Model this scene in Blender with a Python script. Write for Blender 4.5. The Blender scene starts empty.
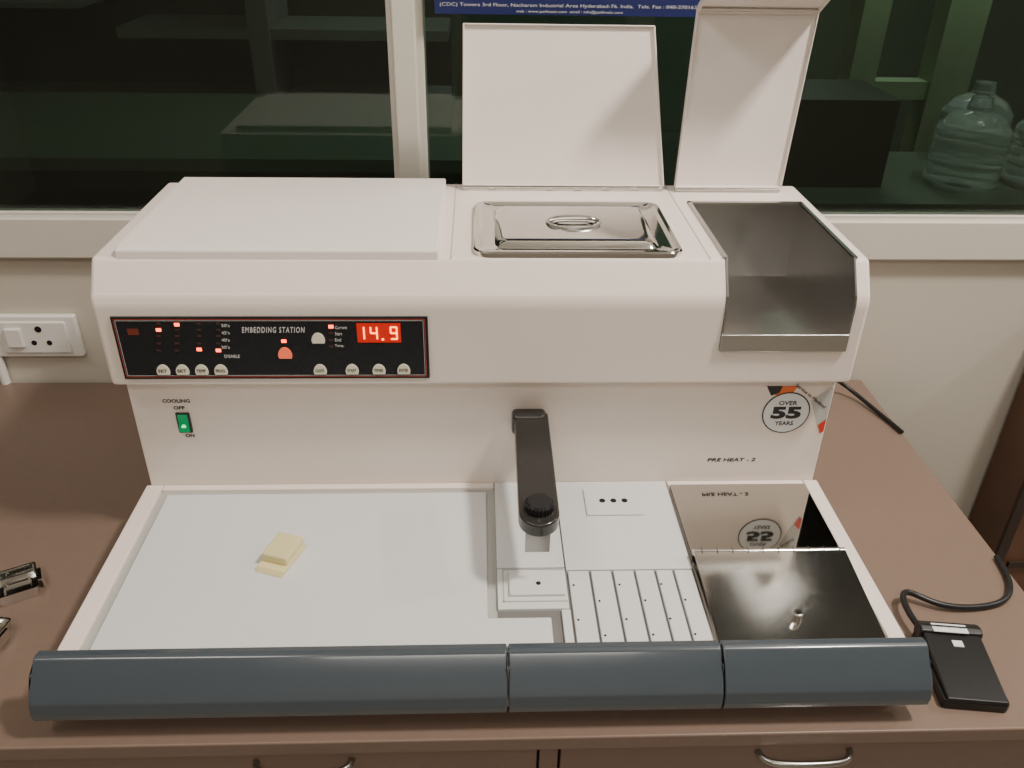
import bpy, bmesh, random
from math import *
from mathutils import Vector, Matrix
random.seed(4)
COL=bpy.context.scene.collection
# ---------------------------------------------------------------- materials
def mat(name,col,rough=.5,metal=0.,noise=0.,nscale=40.,bump=0.,bscale=200.,emit=None,estr=1.,coat=0.,trans=0.,ior=1.45,alpha=1.,spec=.5):
    m=bpy.data.materials.new(name); m.use_nodes=True
    nt=m.node_tree; b=nt.nodes["Principled BSDF"]
    b.inputs["Base Color"].default_value=(*col,1); b.inputs["Roughness"].default_value=rough
    b.inputs["Metallic"].default_value=metal; b.inputs["Coat Weight"].default_value=coat
    b.inputs["Coat Roughness"].default_value=.08
    b.inputs["Transmission Weight"].default_value=trans; b.inputs["IOR"].default_value=ior
    b.inputs["Alpha"].default_value=alpha; b.inputs["Specular IOR Level"].default_value=spec
    if emit: b.inputs["Emission Color"].default_value=(*emit,1); b.inputs["Emission Strength"].default_value=estr
    tc=nt.nodes.new("ShaderNodeTexCoord")
    n=nt.nodes.new("ShaderNodeTexNoise"); n.inputs["Scale"].default_value=nscale; n.inputs["Detail"].default_value=4
    nt.links.new(tc.outputs["Object"],n.inputs["Vector"])
    r=nt.nodes.new("ShaderNodeMix"); r.data_type='RGBA'
    r.inputs["A"].default_value=(*[max(0,c*(1-noise)) for c in col],1); r.inputs["B"].default_value=(*[min(1,c*(1+noise)) for c in col],1)
    nt.links.new(n.outputs["Fac"],r.inputs["Factor"]); nt.links.new(r.outputs["Result"],b.inputs["Base Color"])
    if bump>0:
        n2=nt.nodes.new("ShaderNodeTexNoise"); n2.inputs["Scale"].default_value=bscale; nt.links.new(tc.outputs["Object"],n2.inputs["Vector"])
        bu=nt.nodes.new("ShaderNodeBump"); bu.inputs["Strength"].default_value=bump; bu.inputs["Distance"].default_value=.001
        nt.links.new(n2.outputs["Fac"],bu.inputs["Height"]); nt.links.new(bu.outputs["Normal"],b.inputs["Normal"])
    return m
M_WHITE=mat("powder_coat_white",(.83,.735,.675),.40,noise=.02,nscale=6,bump=.1,bscale=900)
M_TOPW=mat("powder_coat_top",(.82,.755,.71),.42,noise=.02,nscale=6,bump=.1,bscale=900)
M_PLATE=mat("cold_plate_white",(.66,.675,.675),.36,noise=.02,nscale=9)
M_CHAN=mat("channel_grey",(.42,.42,.40),.5,noise=.05)
M_GROOVE=mat("groove_grey",(.16,.155,.15),.6)
M_DARKSLOT=mat("slot_dark",(.10,.10,.10),.6)
M_BUMP=mat("bumper_slate",(.055,.070,.085),.22,noise=.04,coat=.6)
M_STEEL=mat("brushed_steel",(.58,.575,.56),.27,1.,noise=.06,nscale=18)
M_TROUGH=mat("trough_steel_shaded",(.42,.41,.395),.26,1.,noise=.10,nscale=14)  # darker steel copy: shade of the trough walls is put into the colour
M_CHROME=mat("polished_steel",(.70,.69,.67),.10,1.,noise=.03,nscale=12)
M_MIRROR=mat("mirror_steel",(.62,.60,.56),.05,1.,noise=.04,nscale=10,bump=.04,bscale=30)
M_MIRROR2=mat("front_lid_steel",(.76,.75,.71),.11,1.,noise=.05,nscale=10,bump=.04,bscale=30)
M_BLACK=mat("black_plastic",(.012,.012,.013),.36,noise=.1)
M_TAP=mat("tap_black",(.024,.023,.021),.22,noise=.1,coat=.3)
M_PANEL=mat("panel_black",(.010,.012,.015),.25,noise=.1)
M_REDL=mat("panel_red_line",(.35,.05,.035),.4)
M_REDD=mat("panel_red_mark",(.16,.03,.02),.4)
M_TXTW=mat("print_white",(.62,.62,.62),.5)
M_TXTK=mat("print_black",(.02,.02,.022),.5)
M_BTN=mat("button_cream",(.80,.77,.62),.4)
M_BTNO=mat("button_orange",(.75,.16,.08),.4,emit=(1,.15,.05),estr=.5)
M_LEDR=mat("led_red",(1,.05,.02),.4,emit=(1,.06,.01),estr=7)
M_LEDBG=mat("display_red_glow",(.40,.015,.008),.3,emit=(1,.01,.0),estr=.35)
M_DIG=mat("digit_glow",(1,.3,.1),.4,emit=(1,.24,.03),estr=5)
M_LEDOFF=mat("led_off",(.06,.025,.025),.4)
M_GREEN=mat("rocker_green",(.0,.22,.08),.25,emit=(0,.8,.25),estr=.15)
M_GREENH=mat("rocker_glow",(.3,.9,.5),.25,emit=(.2,1,.4),estr=1.4)
M_DESK=mat("desk_laminate",(.195,.135,.105),.38,noise=.06,nscale=120)
M_DESKF=mat("desk_front_laminate",(.195,.132,.102),.5,noise=.06,nscale=60)
M_WALL=mat("wall_paint",(.56,.52,.45),.75,noise=.04,nscale=3,bump=.2,bscale=90)
M_TRIM=mat("frame_paint",(.64,.61,.54),.4,noise=.03)
M_PLAST=mat("socket_plastic",(.78,.77,.73),.35,noise=.02)
M_HOLE=mat("hole_black",(.005,.005,.005),.7)
M_WOOD=mat("dark_wood",(.11,.05,.027),.45,noise=.4,nscale=14)
M_WOODF=mat("dark_wood_edge",(.03,.018,.012),.5,noise=.2)
M_WAX=mat("paraffin_wax",(.93,.86,.50),.28,noise=.04,trans=.35,ior=1.3)
M_WAXB=mat("cassette_cream",(.78,.68,.36),.42,noise=.05)
M_BLUE=mat("banner_blue",(.016,.022,.11),.4,noise=.05)
M_RED=mat("mark_red",(.60,.05,.03),.45)
M_ORG=mat("mark_orange",(.72,.15,.04),.45)
M_GREY=mat("mark_grey",(.50,.49,.47),.45)
M_LAB=mat("label_white",(.75,.77,.78),.5)
M_FLOOR=mat("floor_tile",(.38,.34,.30),.35,noise=.1,nscale=8)
M_CEIL=mat("ceiling_paint",(.70,.68,.62),.8)
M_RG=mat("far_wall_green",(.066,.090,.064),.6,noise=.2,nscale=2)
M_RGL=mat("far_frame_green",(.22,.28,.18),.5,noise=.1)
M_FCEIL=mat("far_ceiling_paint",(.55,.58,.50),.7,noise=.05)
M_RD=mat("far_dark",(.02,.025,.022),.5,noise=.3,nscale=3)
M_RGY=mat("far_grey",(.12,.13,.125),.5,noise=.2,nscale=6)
M_BOT=mat("bottle_polycarbonate",(.88,.96,.94),.06,noise=.04,trans=.85,ior=1.25)
g=bpy.data.materials.new("window_glass"); g.use_nodes=True; nt=g.node_tree; nt.nodes.clear()
o=nt.nodes.new("ShaderNodeOutputMaterial"); mx=nt.nodes.new("ShaderNodeMixShader"); t=nt.nodes.new("ShaderNodeBsdfTransparent"); gl=nt.nodes.new("ShaderNodeBsdfGlossy"); fr=nt.nodes.new("ShaderNodeFresnel")
fr.inputs[0].default_value=1.5; t.inputs[0].default_value=(.70,.78,.73,1); gl.inputs["Roughness"].default_value=.01
nt.links.new(fr.outputs[0],mx.inputs[0]); nt.links.new(t.outputs[0],mx.inputs[1]); nt.links.new(gl.outputs[0],mx.inputs[2]); nt.links.new(mx.outputs[0],o.inputs[0])
M_GLASS=g
# ---------------------------------------------------------------- helpers
def empty(name,loc=(0,0,0)):
    e=bpy.data.objects.new(name,None); e.location=loc; COL.objects.link(e); e.empty_display_size=.02; return e
def fin(name,bm,m,parent=None,bevel=0,seg=2,smooth=False,ang=30):
    bmesh.ops.recalc_face_normals(bm,faces=bm.faces)
    me=bpy.data.meshes.new(name); bm.to_mesh(me); bm.free()
    ob=bpy.data.objects.new(name,me); COL.objects.link(ob)
    if m: me.materials.append(m)
    if bevel>0:
        bv=ob.modifiers.new("bev","BEVEL"); bv.width=bevel; bv.segments=seg; bv.limit_method='ANGLE'; bv.angle_limit=radians(ang); bv.harden_normals=True
    if smooth or bevel>0:
        for p in me.polygons: p.use_smooth=True
        if not bevel:
            try:
                bpy.context.view_layer.objects.active=ob
                for q in bpy.context.selected_objects: q.select_set(False)
                ob.select_set(True); bpy.ops.object.shade_smooth_by_angle(angle=radians(35))
            except Exception: pass
    if parent: ob.parent=parent
    return ob
def abox(bm,x0,x1,y0,y1,z0,z1):
    vs=[bm.verts.new((x,y,z)) for x in (x0,x1) for y in (y0,y1) for z in (z0,z1)]
    for f in ((0,1,3,2),(4,6,7,5),(0,4,5,1),(2,3,7,6),(0,2,6,4),(1,5,7,3)): bm.faces.new([vs[i] for i in f])
def box(name,x0,x1,y0,y1,z0,z1,m,parent=None,bevel=0,seg=2):
    bm=bmesh.new(); abox(bm,x0,x1,y0,y1,z0,z1); return fin(name,bm,m,parent,bevel,seg)
def boxes(name,L,m,parent=None,bevel=0):
    bm=bmesh.new()
    for b in L: abox(bm,*b)
    return fin(name,bm,m,parent,bevel)
def prism(name,pts,a0,a1,axis,m,parent=None,bevel=0,seg=2,smooth=False,ang=30):
    bm=bmesh.new()
    def P(p,a): return {0:(a,p[0],p[1]),1:(p[0],a,p[1]),2:(p[0],p[1],a)}[axis]
    A=[bm.verts.new(P(p,a0)) for p in pts]; B=[bm.verts.new(P(p,a1)) for p in pts]
    bm.faces.new(A); bm.faces.new(B[::-1]); n=len(pts)
    for i in range(n): bm.faces.new((A[i],B[i],B[(i+1)%n],A[(i+1)%n]))
    return fin(name,bm,m,parent,bevel,seg,smooth,ang)
def cyl(name,c,r,h,m,parent=None,axis='Z',seg=32,r2=None,bevel=0):
    bm=bmesh.new(); bmesh.ops.create_cone(bm,cap_ends=True,segments=seg,radius1=r,radius2=r if r2 is None else r2,depth=h)
    R={'Z':Matrix(),'Y':Matrix.Rotation(pi/2,4,'X'),'X':Matrix.Rotation(pi/2,4,'Y')}[axis]
    bm.transform(Matrix.Translation(c)@R); return fin(name,bm,m,parent,bevel,2,smooth=True)
def rrect(x0,x1,y0,y1,r,n=6):
    P=[]
    for cx,cy,a in ((x1-r,y1-r,0),(x0+r,y1-r,90),(x0+r,y0+r,180),(x1-r,y0+r,270)):
        for i in range(n+1):
            t=radians(a+90*i/n); P.append((cx+r*cos(t),cy+r*sin(t)))
    return P
def loft(name,rings,m,parent=None,cap0=False,cap1=True):
    bm=bmesh.new(); V=[[bm.verts.new(p) for p in R] for R in rings]
    n=len(V[0])
    for a,b in zip(V,V[1:]):
        for i in range(n): bm.faces.new((a[i],a[(i+1)%n],b[(i+1)%n],b[i]))
    if cap1: bm.faces.new(V[-1])
    if cap0: bm.faces.new(V[0][::-1])
    return fin(name,bm,m,parent,smooth=True)
def lathe(name,prof,c,m,parent=None,seg=40,rot=None):
    bm=bmesh.new(); V=[[bm.verts.new((r*cos(2*pi*i/seg),r*sin(2*pi*i/seg),z)) for i in range(seg)] for r,z in prof]
    for a,b in zip(V,V[1:]):
        for i in range(seg): bm.faces.new((a[i],a[(i+1)%seg],b[(i+1)%seg],b[i]))
    bm.faces.new(V[-1]); bm.faces.new(V[0][::-1])
    bm.transform(Matrix.Translation(c)@(rot or Matrix())); return fin(name,bm,m,parent,smooth=True)
def tube(name,pts,r,m,parent=None):
    cu=bpy.data.curves.new(name,'CURVE'); cu.dimensions='3D'; cu.bevel_depth=r; cu.bevel_resolution=4; cu.resolution_u=12; cu.use_fill_caps=True
    s=cu.splines.new('NURBS'); s.points.add(len(pts)-1); s.use_endpoint_u=True; s.order_u=4
    for i,p in enumerate(pts): s.points[i].co=(*p,1)
    cu.materials.append(m); ob=bpy.data.objects.new(name,cu); COL.objects.link(ob)
    dg=bpy.context.evaluated_depsgraph_get(); me=bpy.data.meshes.new_from_object(ob.evaluated_get(dg)); bpy.data.objects.remove(ob)
    ob=bpy.data.objects.new(name,me); COL.objects.link(ob)
    for p in me.polygons: p.use_smooth=True
    if parent: ob.parent=parent
    return ob
def text(name,body,m,parent,x0,x1,z0,z1,y,shear=0,bold=0,plane='XZ',rotz=0,sp=1):
    """lettering fitted to a rectangle on a vertical (XZ) or horizontal (XY) surface"""
    cu=bpy.data.curves.new(name,'FONT'); cu.body=body; cu.size=1; cu.shear=shear; cu.offset=bold; cu.extrude=.01
    cu.resolution_u=3; cu.space_character=sp
    ob=bpy.data.objects.new(name,cu); COL.objects.link(ob)
    dg=bpy.context.evaluated_depsgraph_get(); me=bpy.data.meshes.new_from_object(ob.evaluated_get(dg)); bpy.data.objects.remove(ob)
    xs=[v.co.x for v in me.vertices]; ys=[v.co.y for v in me.vertices]
    ax,bx,ay,by=min(xs),max(xs),min(ys),max(ys)
    for v in me.vertices:
        u=(v.co.x-ax)/(bx-ax); w=(v.co.y-ay)/max(1e-6,by-ay); d=.00015 if v.co.z>0 else -.0001
        X=x0+u*(x1-x0); Z=z0+w*(z1-z0)
        v.co=(X,y-d,Z) if plane=='XZ' else (X,Z,y+d)
    if rotz:
        c=Vector(((x0+x1)/2,(z0+z1)/2,0)) if plane=='XY' else Vector(((x0+x1)/2,y,(z0+z1)/2))
        me.transform(Matrix.Translation(c)@Matrix.Rotation(rotz,4,'Z' if plane=='XY' else 'Y')@Matrix.Translation(-c))
    me.materials.clear(); me.materials.append(m)
    o2=bpy.data.objects.new(name,me); COL.objects.link(o2); o2.parent=parent; return o2
def boolean(ob,cutter):
    md=ob.modifiers.new("cut","BOOLEAN"); md.operation='DIFFERENCE'; md.object=cutter; md.solver='EXACT'
    dg=bpy.context.evaluated_depsgraph_get(); me=bpy.data.meshes.new_from_object(ob.evaluated_get(dg))
    ob.modifiers.clear(); ob.data=me; bpy.data.objects.remove(cutter)
    for p in me.polygons: p.use_smooth=False

# ================================================================ EMBEDDING STATION
S=empty("tissue_embedding_station")
TZ=-.060
box("base_body",-.354,.354,-.018,.449,-.052,-.0045,M_WHITE,S,.003)
boxes("feet",[(x,x+.03,y,y+.03,-.06,-.05) for x in (-.32,.29) for y in (.02,.39)],M_BLACK,S)
box("rim_left",-.354,-.3365,-.004,.2262,-.006,0,M_WHITE,S,.0012)
box("rim_back",-.3360,.0070,.2175,.2262,-.006,0,M_WHITE,S,.0012)
box("rim_back_right",.1915,.3380,.2185,.2262,-.006,0,M_WHITE,S,.0010)
box("rim_right",.3390,.354,-.004,.2262,-.006,.0,M_WHITE,S,.0012)
box("channel_bottom",-.338,.064,-.002,.22,-.0046,-.0036,M_CHAN,S)
box("groove_bottom",.0078,.190,-.002,.226,-.0046,-.0030,M_GROOVE,S)
prism("cold_plate",[(-.328,-.004),(.054,-.004),(.054,.034),(-.001,.034),(-.001,.210),(-.328,.210)],-.006,.0,2,M_PLATE,S,.0012)
box("work_block_left",.0080,.0708,.0960,.2262,-.006,0,M_PLATE,S,.0008)
box("work_block_front",.0080,.0708,.0440,.0948,-.006,0,M_PLATE,S,.0008)
box("work_block_right",.0720,.1900,.0922,.2262,-.006,0,M_PLATE,S,.0008)
xs=[.0635,.0725,.0937,.1145,.1352,.1545,.1715,.190]
for i,(a,b) in enumerate(zip(xs,xs[1:])):
    box("mould_slot_rail_%d"%i,a+.0011 if i else a,b-.0011,-.004,.0430 if i==0 else .0908,-.006,.0,M_PLATE,S,.0009)
for i in range(1,7):
    x=(xs[i]+xs[i+1])/2
    for y in ((.030,.072) if i%2 else (.012,.052)): cyl("drain_hole_%d"%i,(x-.006,y,.0001),.0011,.0006,M_HOLE,S,seg=12)
boxes("filter_frame",[(.0130,.0700,.0520,.0530,-.001,.0007),(.0130,.0700,.0925,.0935,-.001,.0007),(.0130,.0140,.0520,.0935,-.001,.0007)],M_CHAN,S)
box("filter_cover",.0185,.0685,.0585,.0890,.0,.0030,M_PLATE,S,.001)
cyl("filter_screw",(.045,.072,.0031),.0022,.0008,M_HOLE,S,seg=16)
box("tool_holder_plate",.100,.158,.169,.211,.0,.002,M_PLATE,S,.0009)
for i in range(3): cyl("tool_hole_%d"%i,(.118+.0115*i,.191,.0021),.0032,.0006,M_HOLE,S,seg=20)
prof=[(.002,.0040),(-.005,.0058),(-.009,.0045),(-.0275,-.0135),(-.0325,-.0215),(-.0345,-.031),(-.0335,-.0385),(-.029,-.0425),(-.018,-.0425),(-.018,-.004),(.002,-.004)]
for n,a,b in (("bumper_left",-.366,.0143),("bumper_centre",.0155,.1915),("bumper_right",.1927,.366)):
    prism(n,prof,a,b,0,M_BUMP,S,.0014,3,ang=14)
box("lower_body",-.350,.350,.2266,.449,-.01,.150,M_WHITE,S,.0015)
hp=[(.449,.1316),(.449,.2526),(.228,.2526),(.2075,.223),(.2055,.215),(.207,.1316)]
hb=prism("upper_housing",hp,-.354,.354,0,M_WHITE,S,.0035,3,ang=12)
bm=bmesh.new(); abox(bm,.2185,.3405,.10,.386,.1685,.40); cut=fin("cut",bm,None); boolean(hb,cut)
boxes("module_seams",[(-.0335,-.0322,.228,.447,.2522,.2530),(.2040,.2052,.228,.447,.2522,.2530)],M_GREY,S)
prism("cassette_bin_cover",[(.440,.2530),(.440,.2615),(.235,.2615),(.2285,.2592),(.2265,.2470)],-.3325,-.044,0,M_TOPW,S,.0020,3,ang=20)
sp=[(.2045,.1690),(.2045,.2155),(.2070,.2240),(.2280,.2540),(.384,.2540),(.384,.1690)]
prism("trough_side_left",sp,.2188,.2206,0,M_TROUGH,S); prism("trough_side_right",sp,.3384,.3402,0,M_TROUGH,S)
box("trough_back",.2206,.3384,.3822,.384,.169,.254,M_TROUGH,S)
prism("trough_floor",[(.205,.1690),(.205,.1790),(.300,.1740),(.383,.1690)],.2206,.3384,0,M_STEEL,S)
box("trough_front_lip",.2188,.3402,.2030,.2048,.1685,.1865,M_STEEL,S,.0006)
boxes("trough_rim",[(.2170,.2206,.228,.386,.2526,.2545),(.3384,.3420,.228,.386,.2526,.2545),(.2170,.3420,.3815,.3865,.2526,.2545)],M_STEEL,S)
def ring(i,z,r): return [(x,y,z) for x,y in rrect(-.0125+i,.1815-i,.2290+i*.9,.374-i*.9,r)]
loft("pan_lid",[ring(0,.2526,.014),ring(0,.2565,.014),ring(.0015,.2580,.013),ring(.0055,.2580,.011),ring(.0085,.2555,.010),ring(.020,.2550,.009),ring(.023,.2580,.008),ring(.027,.2605,.007),ring(.031,.2610,.006)],M_CHROME,S)
bm=bmesh.new()
V=[[bm.verts.new((.0850+rx*cos(2*pi*i/32),.2980+ry*sin(2*pi*i/32),z)) for i in range(32)] for rx,ry,z in ((.0280,.0215,.2608),(.0270,.0205,.2632),(.0240,.0175,.2632),(.021,.014,.2600))]
for a,b in zip(V,V[1:]):
    for i in range(32): bm.faces.new((a[i],a[(i+1)%32],b[(i+1)%32],b[i]))
bm.faces.new(V[-1]); fin("pan_lid_dish",bm,M_STEEL,S,smooth=True)
tube("pan_lid_grip",[(.062,.298,.2620),(.066,.298,.2650),(.078,.298,.2655),(.092,.298,.2655),(.104,.298,.2650),(.108,.298,.2620)],.0036,M_CHROME,S)
def plate(name,quad,th,lip,m,parent,M):
    bm=bmesh.new()
    A=[bm.verts.new((x,0,h)) for x,h in quad]; B=[bm.verts.new((x,th,h)) for x,h in quad]
    bm.faces.new(A); bm.faces.new(B[::-1]); n=len(quad)
    for i in range(n): bm.faces.new((A[i],B[i],B[(i+1)%n],A[(i+1)%n]))
    c=Vector((sum(q[0] for q in quad)/n,sum(q[1] for q in quad)/n))
    for i in range(n):
        p=Vector(quad[i]); q=Vector(quad[(i+1)%n]); pi_=p+(c-p).normalized()*.0024; qi=q+(c-q).normalized()*.0024
        P=[(p,0),(q,0),(qi,0),(pi_,0)]
        a=[bm.verts.new((v.x,-lip,v.y)) for v,_ in P]; b=[bm.verts.new((v.x,.001,v.y)) for v,_ in P]
        bm.faces.new(a); bm.faces.new(b[::-1])
        for k in range(4): bm.faces.new((a[k],b[k],b[(k+1)%4],a[(k+1)%4]))
    bm.transform(M); return fin(name,bm,m,parent,.0006,1)
Mt=Matrix.Translation((0,.428,.2560))@Matrix.Rotation(radians(-13),4,'X')
plate("pan_chamber_lid",[(-.0255,.001),(.1990,.001),(.1790,.167),(-.0235,.167)],.003,.004,M_TOPW,S,Mt)
cyl("pan_lid_hinge",(.086,.4255,.2550),.0022,.222,M_STEEL,S,'X',16)
boxes("pan_lid_hinge_leaf",[(-.02+i*.0315,-.02+i*.0315+.024,.4235,.4240,.2526,.2570) for i in range(7)],M_STEEL,S)
Mt=Matrix.Translation((0,.426,.2560))@Matrix.Rotation(radians(-5),4,'X')
plate("trough_lid",[(.2105,.001),(.3300,.001),(.3425,.184),(.2165,.184)],.003,.005,M_TOPW,S,Mt)
M2=Mt@Matrix.Translation((0,-.001,.184))@Matrix.Rotation(radians(62),4,'X')
plate("trough_lid_flap",[(.2165,0),(.3425,0),(.3425,.095),(.2165,.095)],.003,.005,M_TOPW,S,M2)
cyl("trough_lid_hinge",(.270,.4235,.2550),.0022,.118,M_STEEL,S,'X',16)
box("steel_tray_frame",.1905,.3385,-.002,.2180,-.006,-.0035,M_STEEL,S)
box("steel_rear_lid",.1925,.3365,.1060,.2150,.0010,.0040,M_MIRROR,S,.0006)
boxes("steel_rear_lid_lip",[(.1925,.3365,.2135,.2150,-.003,.003),(.1925,.194,.106,.213,-.003,.003),(.335,.3365,.106,.213,-.003,.003)],M_STEEL,S)
prism("steel_front_lid",[(.1035,.0085),(.1035,.0105),(-.003,-.0005),(-.003,-.0030)],.1925,.3365,0,M_MIRROR2,S)
boxes("steel_front_lid_sides",[(.1925,.1935,.0,.103,-.0035,-.0012),(.3355,.3365,.0,.103,-.0035,-.0012)],M_STEEL,S)
cyl("steel_lid_hinge",(.2645,.1048,.0085),.0030,.144,M_CHROME,S,'X',16)
boxes("steel_lid_hinge_gaps",[(.2+i*.0145,.2006+i*.0145,.1015,.1081,.0073,.0118) for i in range(10)],M_DARKSLOT,S)
cyl("steel_lid_knob",(.265,.024,.0070),.0042,.010,M_CHROME,S,seg=24,bevel=.001)
# --- dispenser
bm=bmesh.new()
L=.158; w=.0178
out=[(w*cos(radians(a)),-L+w+w*sin(radians(a))) for a in range(180,361,12)]+[(w,-.004),(w-.004,0),(-w+.002,0),(-w,-.004)]
A=[bm.verts.new((x*(.95 if y>-.05 else 1),y,0)) for x,y in out]; B=[bm.verts.new((x*(.95 if y>-.05 else 1),y,.015)) for x,y in out]
bm.faces.new(A); bm.faces.new(B[::-1]); n=len(out)
for i in range(n): bm.faces.new((A[i],B[i],B[(i+1)%n],A[(i+1)%n]))
bm.transform(Matrix.Translation((.0440,.2240,.0770))@Matrix.Rotation(radians(6.0),4,'X'))
fin("dispenser_arm",bm,M_TAP,S,.0022,3)
box("dispenser_mount",.0245,.0590,.2100,.2270,.0690,.0935,M_TAP,S,.005,4)
bm=bmesh.new(); R=[]
for z,k in ((0,1),(.008,1),(.010,.85)):
    R.append([bm.verts.new((.0445+(.0130 if i%2 else .0118)*k*cos(2*pi*i/48),.087+(.0130 if i%2 else .0118)*k*sin(2*pi*i/48),.0755+z)) for i in range(48)])
for a,b in zip(R,R[1:]):
    for i in range(48): bm.faces.new((a[i],a[(i+1)%48],b[(i+1)%48],b[i]))
bm.faces.new(R[-1]); fin("dispenser_knob",bm,M_BLACK,S)
box("dispenser_spout_guard",.0320,.0540,.0740,.0752,.0380,.0650,M_TROUGH,S,.0004)
cyl("dispenser_nozzle",(.043,.083,.052),.0045,.022,M_STEEL,S,seg=20,r2=.003)
# --- control panel (u,v = panel drawing units)
FY=.2062
def px(u,v): return (u-488.5)*(.000905+(v-325)*6e-7)
def pz(v): return .204-(v-317)*.00106
prism("control_panel",[(-.339,.1405),(-.0545,.1405),(-.0545,.2050),(-.339,.2050)],FY-.0022,FY+.002,1,M_PANEL,S,.0004)
def frame(name,x0,x1,z0,z1,w,m,y):
    boxes(name,[(x0,x1,y,y+.0003,z0,z0+w),(x0,x1,y,y+.0003,z1-w,z1),(x0,x0+w,y,y+.0003,z0,z1),(x1-w,x1,y,y+.0003,z0,z1)],m,S)
PY=FY-.0024
frame("panel_outline_red",-.3370,-.057,.1425,.2030,.0007,M_REDL,PY)
frame("panel_outline_white",-.3355,-.0585,.1440,.2015,.0004,M_GREY,PY)
def ptxt(n,b,u0,u1,v0,v1,m=M_TXTW,**k): return text(n,b,m,S,px(u0,(v0+v1)/2),px(u1,(v0+v1)/2),pz(v1),pz(v0),PY,**k)
ptxt("panel_title","EMBEDDING STATION",242,305,325.5,331,shear=.25,sp=1.25,bold=.01)
for i,(s,v) in enumerate((("50's",324),("45's",331),("40's",338),("30's",345))): ptxt("panel_step_%d"%i,s,222,230,v-1.5,v+1.5)
ptxt("panel_disable","DISABLE",225,240,352.5,355.5)
for i,(s,v,e) in enumerate((("Current",326,347),("Start",332,342),("End",338,341),("Temp.",344,344))): ptxt("panel_mode_%d"%i,s,335,e,v-1.5,v+1.5)
box("panel_mark",px(128,325),px(139,325),PY,PY+.0003,pz(333),pz(327),M_REDD,S)
def key(n,u,v,r,h,m):
    pts=[(px(u,v)+r*cos(t),pz(v+6)+h*(.25+.75*sin(t))) for t in [pi*k/12 for k in range(13)]]
    pts+=[(pts[-1][0]+.0006,pz(v+6)),(pts[0][0]-.0006,pz(v+6))]
    prism(n,pts,PY-.001,PY+.0005,1,m,S)
for i,u in enumerate((164,183,202,221,320,352,379,404)):
    key("panel_key_%d"%i,u,366,.0061,.0105,M_BTN)
    ptxt("key_text_%d"%i,("SET","SET","TEMP","PROG","CLOCK","START","TIMER","ENTER")[i],u-4.5,u+4.5,366.5,369.5,m=M_TXTK).location.y=-.0012
key("panel_key_up",318,335,.0061,.0105,M_BTN); key("panel_key_alarm",285,350,.0064,.0115,M_BTNO)
ON=[(160,328),(178,323),(200,347),(219,348),(284,339),(331,325)]
for i,(u,v) in enumerate(ON): box("led_on_%d"%i,px(u-2.4,v),px(u+2.4,v),PY-.0008,PY,pz(v+1.4),pz(v-1.4),M_LEDR,S)
off=[(u,v) for u in (160,178,200,219) for v in (322,328,334,341,348)]+[(331,331),(331,338),(331,344)]
off=[p for p in off if not any(abs(p[0]-a)<3 and abs(p[1]-b)<3 for a,b in ON)]
boxes("leds_off",[(px(u-2,v),px(u+2,v),PY-.0004,PY,pz(v+1),pz(v-1)) for u,v in off],M_LEDOFF,S)
box("display_window",px(357,331),px(401,331),PY-.0003,PY+.0003,pz(340.5),pz(322),M_LEDBG,S)
SEG={'1':'bc','4':'bcfg','9':'abcdfg','8':'abcdefg'}
def digit(n,ch,uc):
    x=px(uc,331); w=.0028; t=.00065; zt=pz(325.5); zm=pz(331.3); zb=pz(337); y0,y1=PY-.0009,PY-.0003
    D={'a':(x-w,x+w,y0,y1,zt-t,zt+t),'g':(x-w,x+w,y0,y1,zm-t,zm+t),'d':(x-w,x+w,y0,y1,zb-t,zb+t),
       'b':(x+w-t,x+w+t,y0,y1,zm,zt),'c':(x+w-t,x+w+t,y0,y1,zb,zm),'f':(x-w-t,x-w+t,y0,y1,zm,zt),'e':(x-w-t,x-w+t,y0,y1,zb,zm)}
    boxes(n,[D[s] for s in SEG[ch]],M_DIG,S)
digit("digit_1",'1',361); digit("digit_2",'4',374); digit("digit_3",'9',394)
box("digit_point",px(382,337),px(384,337),PY-.0009,PY-.0003,pz(338.3),pz(336.5),M_DIG,S)
# --- switch and labels on the lower body
LY=.2264
text("label_cooling","COOLING",M_TXTK,S,-.3190,-.2920,.1005,.1045,LY,bold=.03)
text("label_off","OFF",M_TXTK,S,-.3095,-.2985,.0925,.0965,LY,bold=.03)
text("label_on","ON",M_TXTK,S,-.3035,-.2945,.0595,.0635,LY,bold=.03)
box("switch_bezel",-.3085,-.2950,LY-.002,LY+.001,.0660,.0890,M_BLACK,S,.0006)
prism("switch_rocker",[(LY-.0015,.0675),(LY-.0055,.0690),(LY-.0025,.0780),(LY-.0030,.0875),(LY-.0015,.0880)],-.3067,-.2968,0,M_GREEN,S,.0004)
cyl("switch_glow",(-.3018,LY-.0034,.0745),.0022,.0012,M_GREENH,S,'Y',16)
text("label_preheat","PRE HEAT - 2",M_TXTK,S,.2320,.2830,.0248,.0292,LY,shear=.15,bold=.02)
prism("sticker_orange",[(.280,.1170),(.312,.1170),(.306,.1060),(.296,.1045),(.288,.1075)],LY-.0002,LY+.0005,1,M_ORG,S)
prism("sticker_black",[(.280,.1170),(.296,.1170),(.294,.1095),(.286,.1060)],LY-.0004,LY+.0005,1,M_TXTK,S)
def disc(n,cx,cz,r,y,m,seg=48): return prism(n,[(cx+r*cos(2*pi*i/seg),cz+r*sin(2*pi*i/seg)) for i in range(seg)],y,y+.0004,1,m,S)
disc("sticker_ring_dark",.305,.0855,.0245,LY-.0004,M_TXTK); disc("sticker_face",.305,.0855,.0232,LY-.0006,M_LAB)
text("sticker_over","OVER",M_TXTK,S,.2955,.3145,.0950,.1000,LY-.0007,bold=.02)
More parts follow.
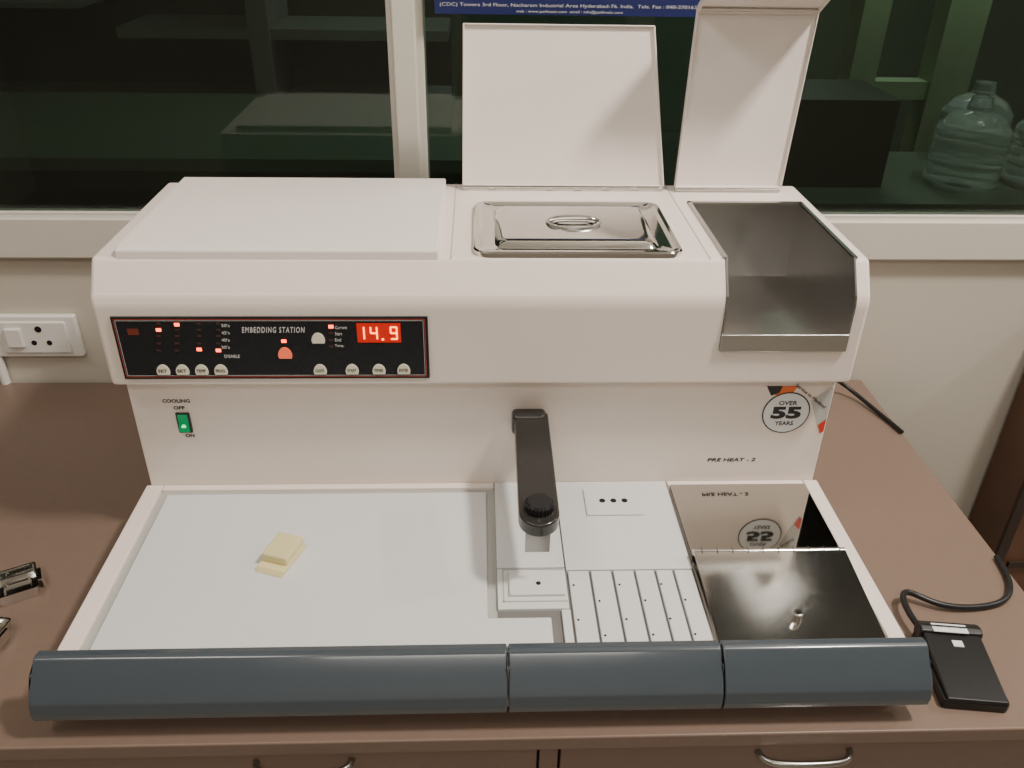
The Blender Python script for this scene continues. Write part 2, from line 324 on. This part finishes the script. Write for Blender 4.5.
text("sticker_number","55",M_TXTK,S,.2895,.3205,.0785,.0930,LY-.0007,bold=.05)
text("sticker_years","YEARS",M_TXTK,S,.2955,.3145,.0705,.0755,LY-.0007,bold=.02)
prism("sticker_ribbon",[(.3285,.099),(.346,.116),(.3485,.116),(.3485,.062),(.345,.060)],LY-.0001,LY+.0005,1,M_GREY,S)
prism("sticker_ribbon_red",[(.341,.070),(.3485,.078),(.3485,.062),(.345,.060)],LY-.0003,LY+.0005,1,M_RED,S)
text("sticker_slogan","Service to Mankind",M_TXTK,S,.3040,.3480,.1025,.1063,LY-.0004,rotz=radians(38)).location=(.001,0,.001)

# ================================================================ PARAFFIN BLOCK
C=empty("paraffin_tissue_block",(-.192,.1125,0)); 
def rel(ob,rz): ob.rotation_euler=(0,0,rz); ob.parent=C; return ob
rel(prism("cassette_base",rrect(-.0135,.0135,-.0205,.0205,.001,2),.0003,.0045,2,M_WAXB,None,.0006),radians(-19))
rel(prism("cassette_writing_ramp",[(-.0205,.0003),(-.0240,.0003),(-.0205,.0045)],-.0135,.0135,0,M_WAXB,None,.0003),radians(-19))
w_=prism("wax_block",rrect(-.0130,.0130,-.0130,.0200,.002,4),.0043,.0135,2,M_WAX,None,.0022,3); rel(w_,radians(-19))
rel(box("wax_window",-.0085,.0085,-.0065,.0145,.0060,.0110,M_WAXB,None,.0004),radians(-19))

# ================================================================ DESK
DK=empty("laboratory_desk")
box("desk_top",-1.6,.541,-.042,.541,TZ-.016,TZ,M_DESK,DK,.002)
box("desk_carcass",-1.58,.525,-.026,.535,-.80,TZ-.016,M_WOODF,DK)
for i,(a,b) in enumerate(((-1.57,-1.06),(-1.055,-.545),(-.54,.040),(.060,.520))):
    box("desk_drawer_front_%d"%i,a,b,-.038,-.026,-.26,TZ-.018,M_DESKF,DK,.0015)
    box("desk_door_%d"%i,a,b,-.038,-.026,-.78,-.266,M_DESKF,DK,.0015)
    c=(a+b)/2 if i!=2 else -.155
    if i==3: c=.268
    tube("desk_handle_%d"%i,[(c-.040,-.036,-.088),(c-.039,-.050,-.086),(c-.02,-.054,-.085),(c+.02,-.054,-.085),(c+.039,-.050,-.086),(c+.040,-.036,-.088)],.003,M_TROUGH,DK)
box("desk_centre_stile",.042,.058,-.037,-.026,-.78,TZ-.018,M_DESKF,DK,.001)

# ================================================================ FOOT PEDAL
A7=radians(-7); PL=Vector((.422,.018,TZ))
P=empty("foot_pedal",PL); P.rotation_euler=(0,0,A7)
prism("pedal_base",rrect(-.028,.028,-.042,.042,.004,3),0,.010,2,M_BLACK,P,.0015)
prism("pedal_treadle",[(-.042,.009),(-.042,.013),(.022,.019),(.031,.019),(.031,.010)],-.0255,.0255,0,M_BLACK,P,.0015)
prism("pedal_hinge_block",[(.027,.008),(.027,.021),(.034,.023),(.042,.020),(.042,.008)],-.028,.028,0,M_BLACK,P,.002)
box("pedal_label",-.017,.014,.0265,.0365,.0218,.0225,M_LAB,P)
box("pedal_label_small",-.003,.006,.013,.020,.0170,.0192,M_LAB,P)
text("pedal_label_text","FOOT SWITCH",M_TXTK,P,-.015,.012,.0315,.0345,.0226,plane='XY')
Ri=Matrix.Rotation(-A7,3,'Z')
tube("pedal_cable",[Ri@(Vector(p)-PL) for p in [(.404,.055,-.047),(.400,.075,-.047),(.402,.104,-.045),(.418,.110,-.050),(.440,.092,-.054),(.480,.092,-.0565),(.512,.100,-.0565),(.528,.120,-.0560),(.534,.140,-.0565),(.5365,.165,-.0565)]],.0030,M_BLACK,P)
tube("mains_cable",[(.35,.42,.02),(.40,.45,.01),(.46,.50,-.02),(.505,.505,-.050),(.525,.45,-.0565),(.534,.42,-.0565),(.538,.40,-.0565)],.0028,M_BLACK,S)

# ================================================================ METAL MOULDS on desk
for k,(x,y,a) in enumerate(((-.460,.137,28),(-.462,.070,-10))):
    E=empty("embedding_mould",(x,y,TZ)); E.rotation_euler=(0,0,radians(a)); 
    def rg(hx,hy,z,r=.002): return [(u*1.15,v*1.45,z*1.5) for u,v in rrect(-hx,hx,-hy,hy,r,3)]
    loft("mould_shell",[rg(.014,.012,.0),rg(.015,.0125,.002),rg(.0165,.014,.009),rg(.0155,.013,.009),rg(.0140,.0118,.003),rg(.0105,.0080,.003),rg(.0095,.0070,.001)],M_CHROME,E,cap0=True)
    prism("mould_handle",[(-.0180,.0128),(-.026,.0155),(-.0262,.0145),(-.0185,.0118)],-.009,.009,1,M_CHROME,E)
    prism("mould_tab",[(.0180,.0128),(.0225,.0128),(.0240,.0040),(.0228,.0040),(.0215,.0118),(.0180,.0118)],-.009,.009,1,M_CHROME,E)

# ================================================================ ROOM
WY=.546
W=empty("wall_back")
SZ=.180
box("wall_below_windows",-2.2,2.2,WY,WY+.03,-.81,SZ-.004,M_WALL,W)
box("wall_above_windows",-2.2,2.2,WY,WY+.12,1.25,1.95,M_WALL,W)
box("wall_end_left",-2.2,-1.6,WY,WY+.12,SZ-.004,1.25,M_WALL,W); box("wall_end_right",1.7,2.2,WY,WY+.12,SZ-.004,1.25,M_WALL,W)
box("trim_sill",-2.1,2.1,WY-.014,WY,.126,SZ,M_TRIM,None,.003)
def win(n,x0,x1):
    E=empty(n)
    f=.012
    boxes("frame",[(x0,x1,WY+.004,WY+.018,SZ-.004,SZ+.002),(x0,x1,WY+.004,WY+.045,1.25-f,1.25),(x0,x0+f,WY+.004,WY+.045,SZ+.002,1.25-f),(x1-f,x1,WY+.004,WY+.045,SZ+.002,1.25-f)],M_TRIM,E,.0015)
    box("glass",x0+f-.002,x1-f+.002,WY+.008,WY+.012,SZ,1.24,M_GLASS,E)
win("window_1",-1.58,-.100); win("window_2",-.082,.52+.6); 
box("trim_mullion",-.106,-.078,WY-.006,WY+.05,SZ,1.25,M_TRIM,None,.003)
win("window_3",1.14,1.68)
box("wall_left",-2.3,-2.2,-2.6,WY+.12,-.81,1.95,M_WALL); box("wall_right",2.2,2.3,-2.6,WY+.12,-.81,1.95,M_WALL)
box("wall_front",-2.3,2.3,-2.7,-2.6,-.81,1.95,M_WALL)
box("floor",-2.3,2.3,-2.7,3.2,-.86,-.81,M_FLOOR)
box("ceiling",-2.3,2.3,-2.7,WY+.12,1.95,2.0,M_CEIL)
B=empty("blue_wall_banner")
box("banner_sheet",-.056,.252,WY-.0105,WY-.0085,.419,.62,M_BLUE,B)
text("banner_line_1","(CDC) Towers 3rd Floor, Nacharam Industrial Area Hyderabad-76. India.  Tele. Fax : 040-27016344 /",M_TXTW,B,-.050,.250,.4262,.4308,WY-.0107)
text("banner_line_2","web : www.patfmatic.com  email : info@patfmatic.com",M_TXTW,B,.035,.155,.4205,.4243,WY-.0107)
K=empty("wall_socket")
box("socket_plate",-.70,-.543,WY-.010,WY,-.018,.044,M_PLAST,K,.003)
box("socket_insert",-.645,-.556,WY-.013,WY-.009,-.010,.036,M_PLAST,K,.0015)
for i,(x,z,r) in enumerate(((-.592,.026,.0045),(-.602,.006,.0036),(-.582,.006,.0036))): cyl("socket_hole_%d"%i,(x,WY-.0131,z),r,.001,M_HOLE,K,'Y',20)
box("socket_switch",-.636,-.614,WY-.0175,WY-.012,.000,.028,M_PLAST,K,.002)
tube("socket_conduit",[(-.66,WY-.006,-.018),(-.66,WY-.006,-.04),(-.66,WY-.006,-.075)],.006,M_PLAST,K)
D=empty("wooden_cabinet")
box("cabinet_body",.775,1.5,.46,.54,-.81,.05,M_WOOD,D,.002)
boxes("cabinet_rails",[(.775,.790,.455,.46,-.81,.05),(.80,1.5,.455,.46,-.245,-.235),(.80,1.5,.455,.46,-.345,-.335),(.80,1.5,.455,.46,-.445,-.435)],M_WOODF,D)
# ---- adjoining room seen through the glass
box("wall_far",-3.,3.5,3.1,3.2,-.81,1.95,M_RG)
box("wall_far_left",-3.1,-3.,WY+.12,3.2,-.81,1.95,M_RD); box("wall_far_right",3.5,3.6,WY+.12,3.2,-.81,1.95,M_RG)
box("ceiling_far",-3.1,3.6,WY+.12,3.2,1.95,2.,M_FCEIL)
T=empty("far_room_bench")
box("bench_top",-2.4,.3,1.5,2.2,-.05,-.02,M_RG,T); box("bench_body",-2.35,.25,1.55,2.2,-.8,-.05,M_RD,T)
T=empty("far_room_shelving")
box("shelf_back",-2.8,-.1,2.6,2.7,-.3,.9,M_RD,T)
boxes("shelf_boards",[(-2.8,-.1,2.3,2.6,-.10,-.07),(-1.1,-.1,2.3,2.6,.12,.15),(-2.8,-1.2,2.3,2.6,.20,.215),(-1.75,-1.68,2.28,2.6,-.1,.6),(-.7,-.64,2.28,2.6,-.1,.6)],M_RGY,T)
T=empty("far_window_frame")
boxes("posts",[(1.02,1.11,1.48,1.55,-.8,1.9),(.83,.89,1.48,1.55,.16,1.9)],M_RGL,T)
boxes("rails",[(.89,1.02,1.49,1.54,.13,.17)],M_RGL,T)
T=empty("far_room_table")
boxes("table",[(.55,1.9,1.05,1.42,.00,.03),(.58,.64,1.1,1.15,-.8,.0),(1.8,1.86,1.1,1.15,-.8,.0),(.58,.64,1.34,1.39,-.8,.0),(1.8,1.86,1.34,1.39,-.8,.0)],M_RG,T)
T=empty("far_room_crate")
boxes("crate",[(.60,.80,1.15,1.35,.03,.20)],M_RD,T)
bp=[(.02,0),(.062,.002),(.070,.010),(.070,.034),(.064,.040),(.070,.046),(.070,.072),(.064,.078),(.070,.084),(.070,.110),(.052,.135),(.024,.148),(.020,.172),(.0,.173)]
bp=[(max(r,.0005),z) for r,z in bp]
lathe("water_bottle",bp,(.975,1.18,.03),M_BOT); lathe("water_bottle.001",bp,(1.06,1.33,.03),M_BOT); lathe("water_bottle.002",bp,(1.14,1.18,.03),M_BOT)

# ================================================================ LIGHTS
def area(n,loc,tgt,sx,sy,pw,col):
    l=bpy.data.lights.new(n,'AREA'); l.shape='RECTANGLE'; l.size=sx; l.size_y=sy; l.energy=pw; l.color=col
    ob=bpy.data.objects.new(n,l); COL.objects.link(ob); ob.location=loc
    ob.rotation_euler=(Vector(tgt)-Vector(loc)).to_track_quat('-Z','Y').to_euler(); return ob
area("ceiling_lamp_right",(.95,-.15,1.75),(.1,.2,0),.22,.16,38,(1,.92,.82))
area("ceiling_lamp_left",(-.9,-.5,1.85),(-.1,.2,0),.9,.25,10,(1,.93,.85))
area("ceiling_lamp_rear",(0,-1.8,1.9),(0,-1.2,0),1.2,.4,16,(1,.93,.84))
area("added_side_light",(1.7,.28,1.15),(.15,.40,.3),.25,.06,8,(1,.94,.86))  # added side light for shadow and gradient on the open lids, not a fixture
area("far_room_lamp",(.9,2.3,1.80),(.9,1.9,0),.8,.3,18,(.88,1,.85))
area("added_far_ceiling_light",(-.6,2.0,1.3),(-.4,1.9,1.95),.8,.3,7,(.95,1,.92))  # added to brighten the far ceiling mirrored in the steel front lid
area("far_room_lamp.001",(1.2,.95,1.7),(1.1,1.2,0),.3,.3,7,(.95,1,.95))
w=bpy.data.worlds.new("world"); bpy.context.scene.world=w; w.use_nodes=True
w.node_tree.nodes["Background"].inputs[0].default_value=(.8,.85,.9,1); w.node_tree.nodes["Background"].inputs[1].default_value=.1
# ================================================================ CAMERA
yaw,pitch,roll=.0448,.5335,.0193
f=Vector((sin(yaw)*cos(pitch),cos(yaw)*cos(pitch),-sin(pitch))); r=Vector((cos(yaw),-sin(yaw),0)); u=r.cross(f)
R=r*cos(roll)+u*sin(roll); U=-r*sin(roll)+u*cos(roll)
cam=bpy.data.cameras.new("camera"); co=bpy.data.objects.new("camera",cam); COL.objects.link(co)
cam.sensor_width=36; cam.lens=850.04/1024*36; cam.clip_start=.01
m=Matrix((R,U,-f)).transposed().to_4x4(); m.translation=(-.0077,-.4952,.5472); co.matrix_world=m
bpy.context.scene.camera=co
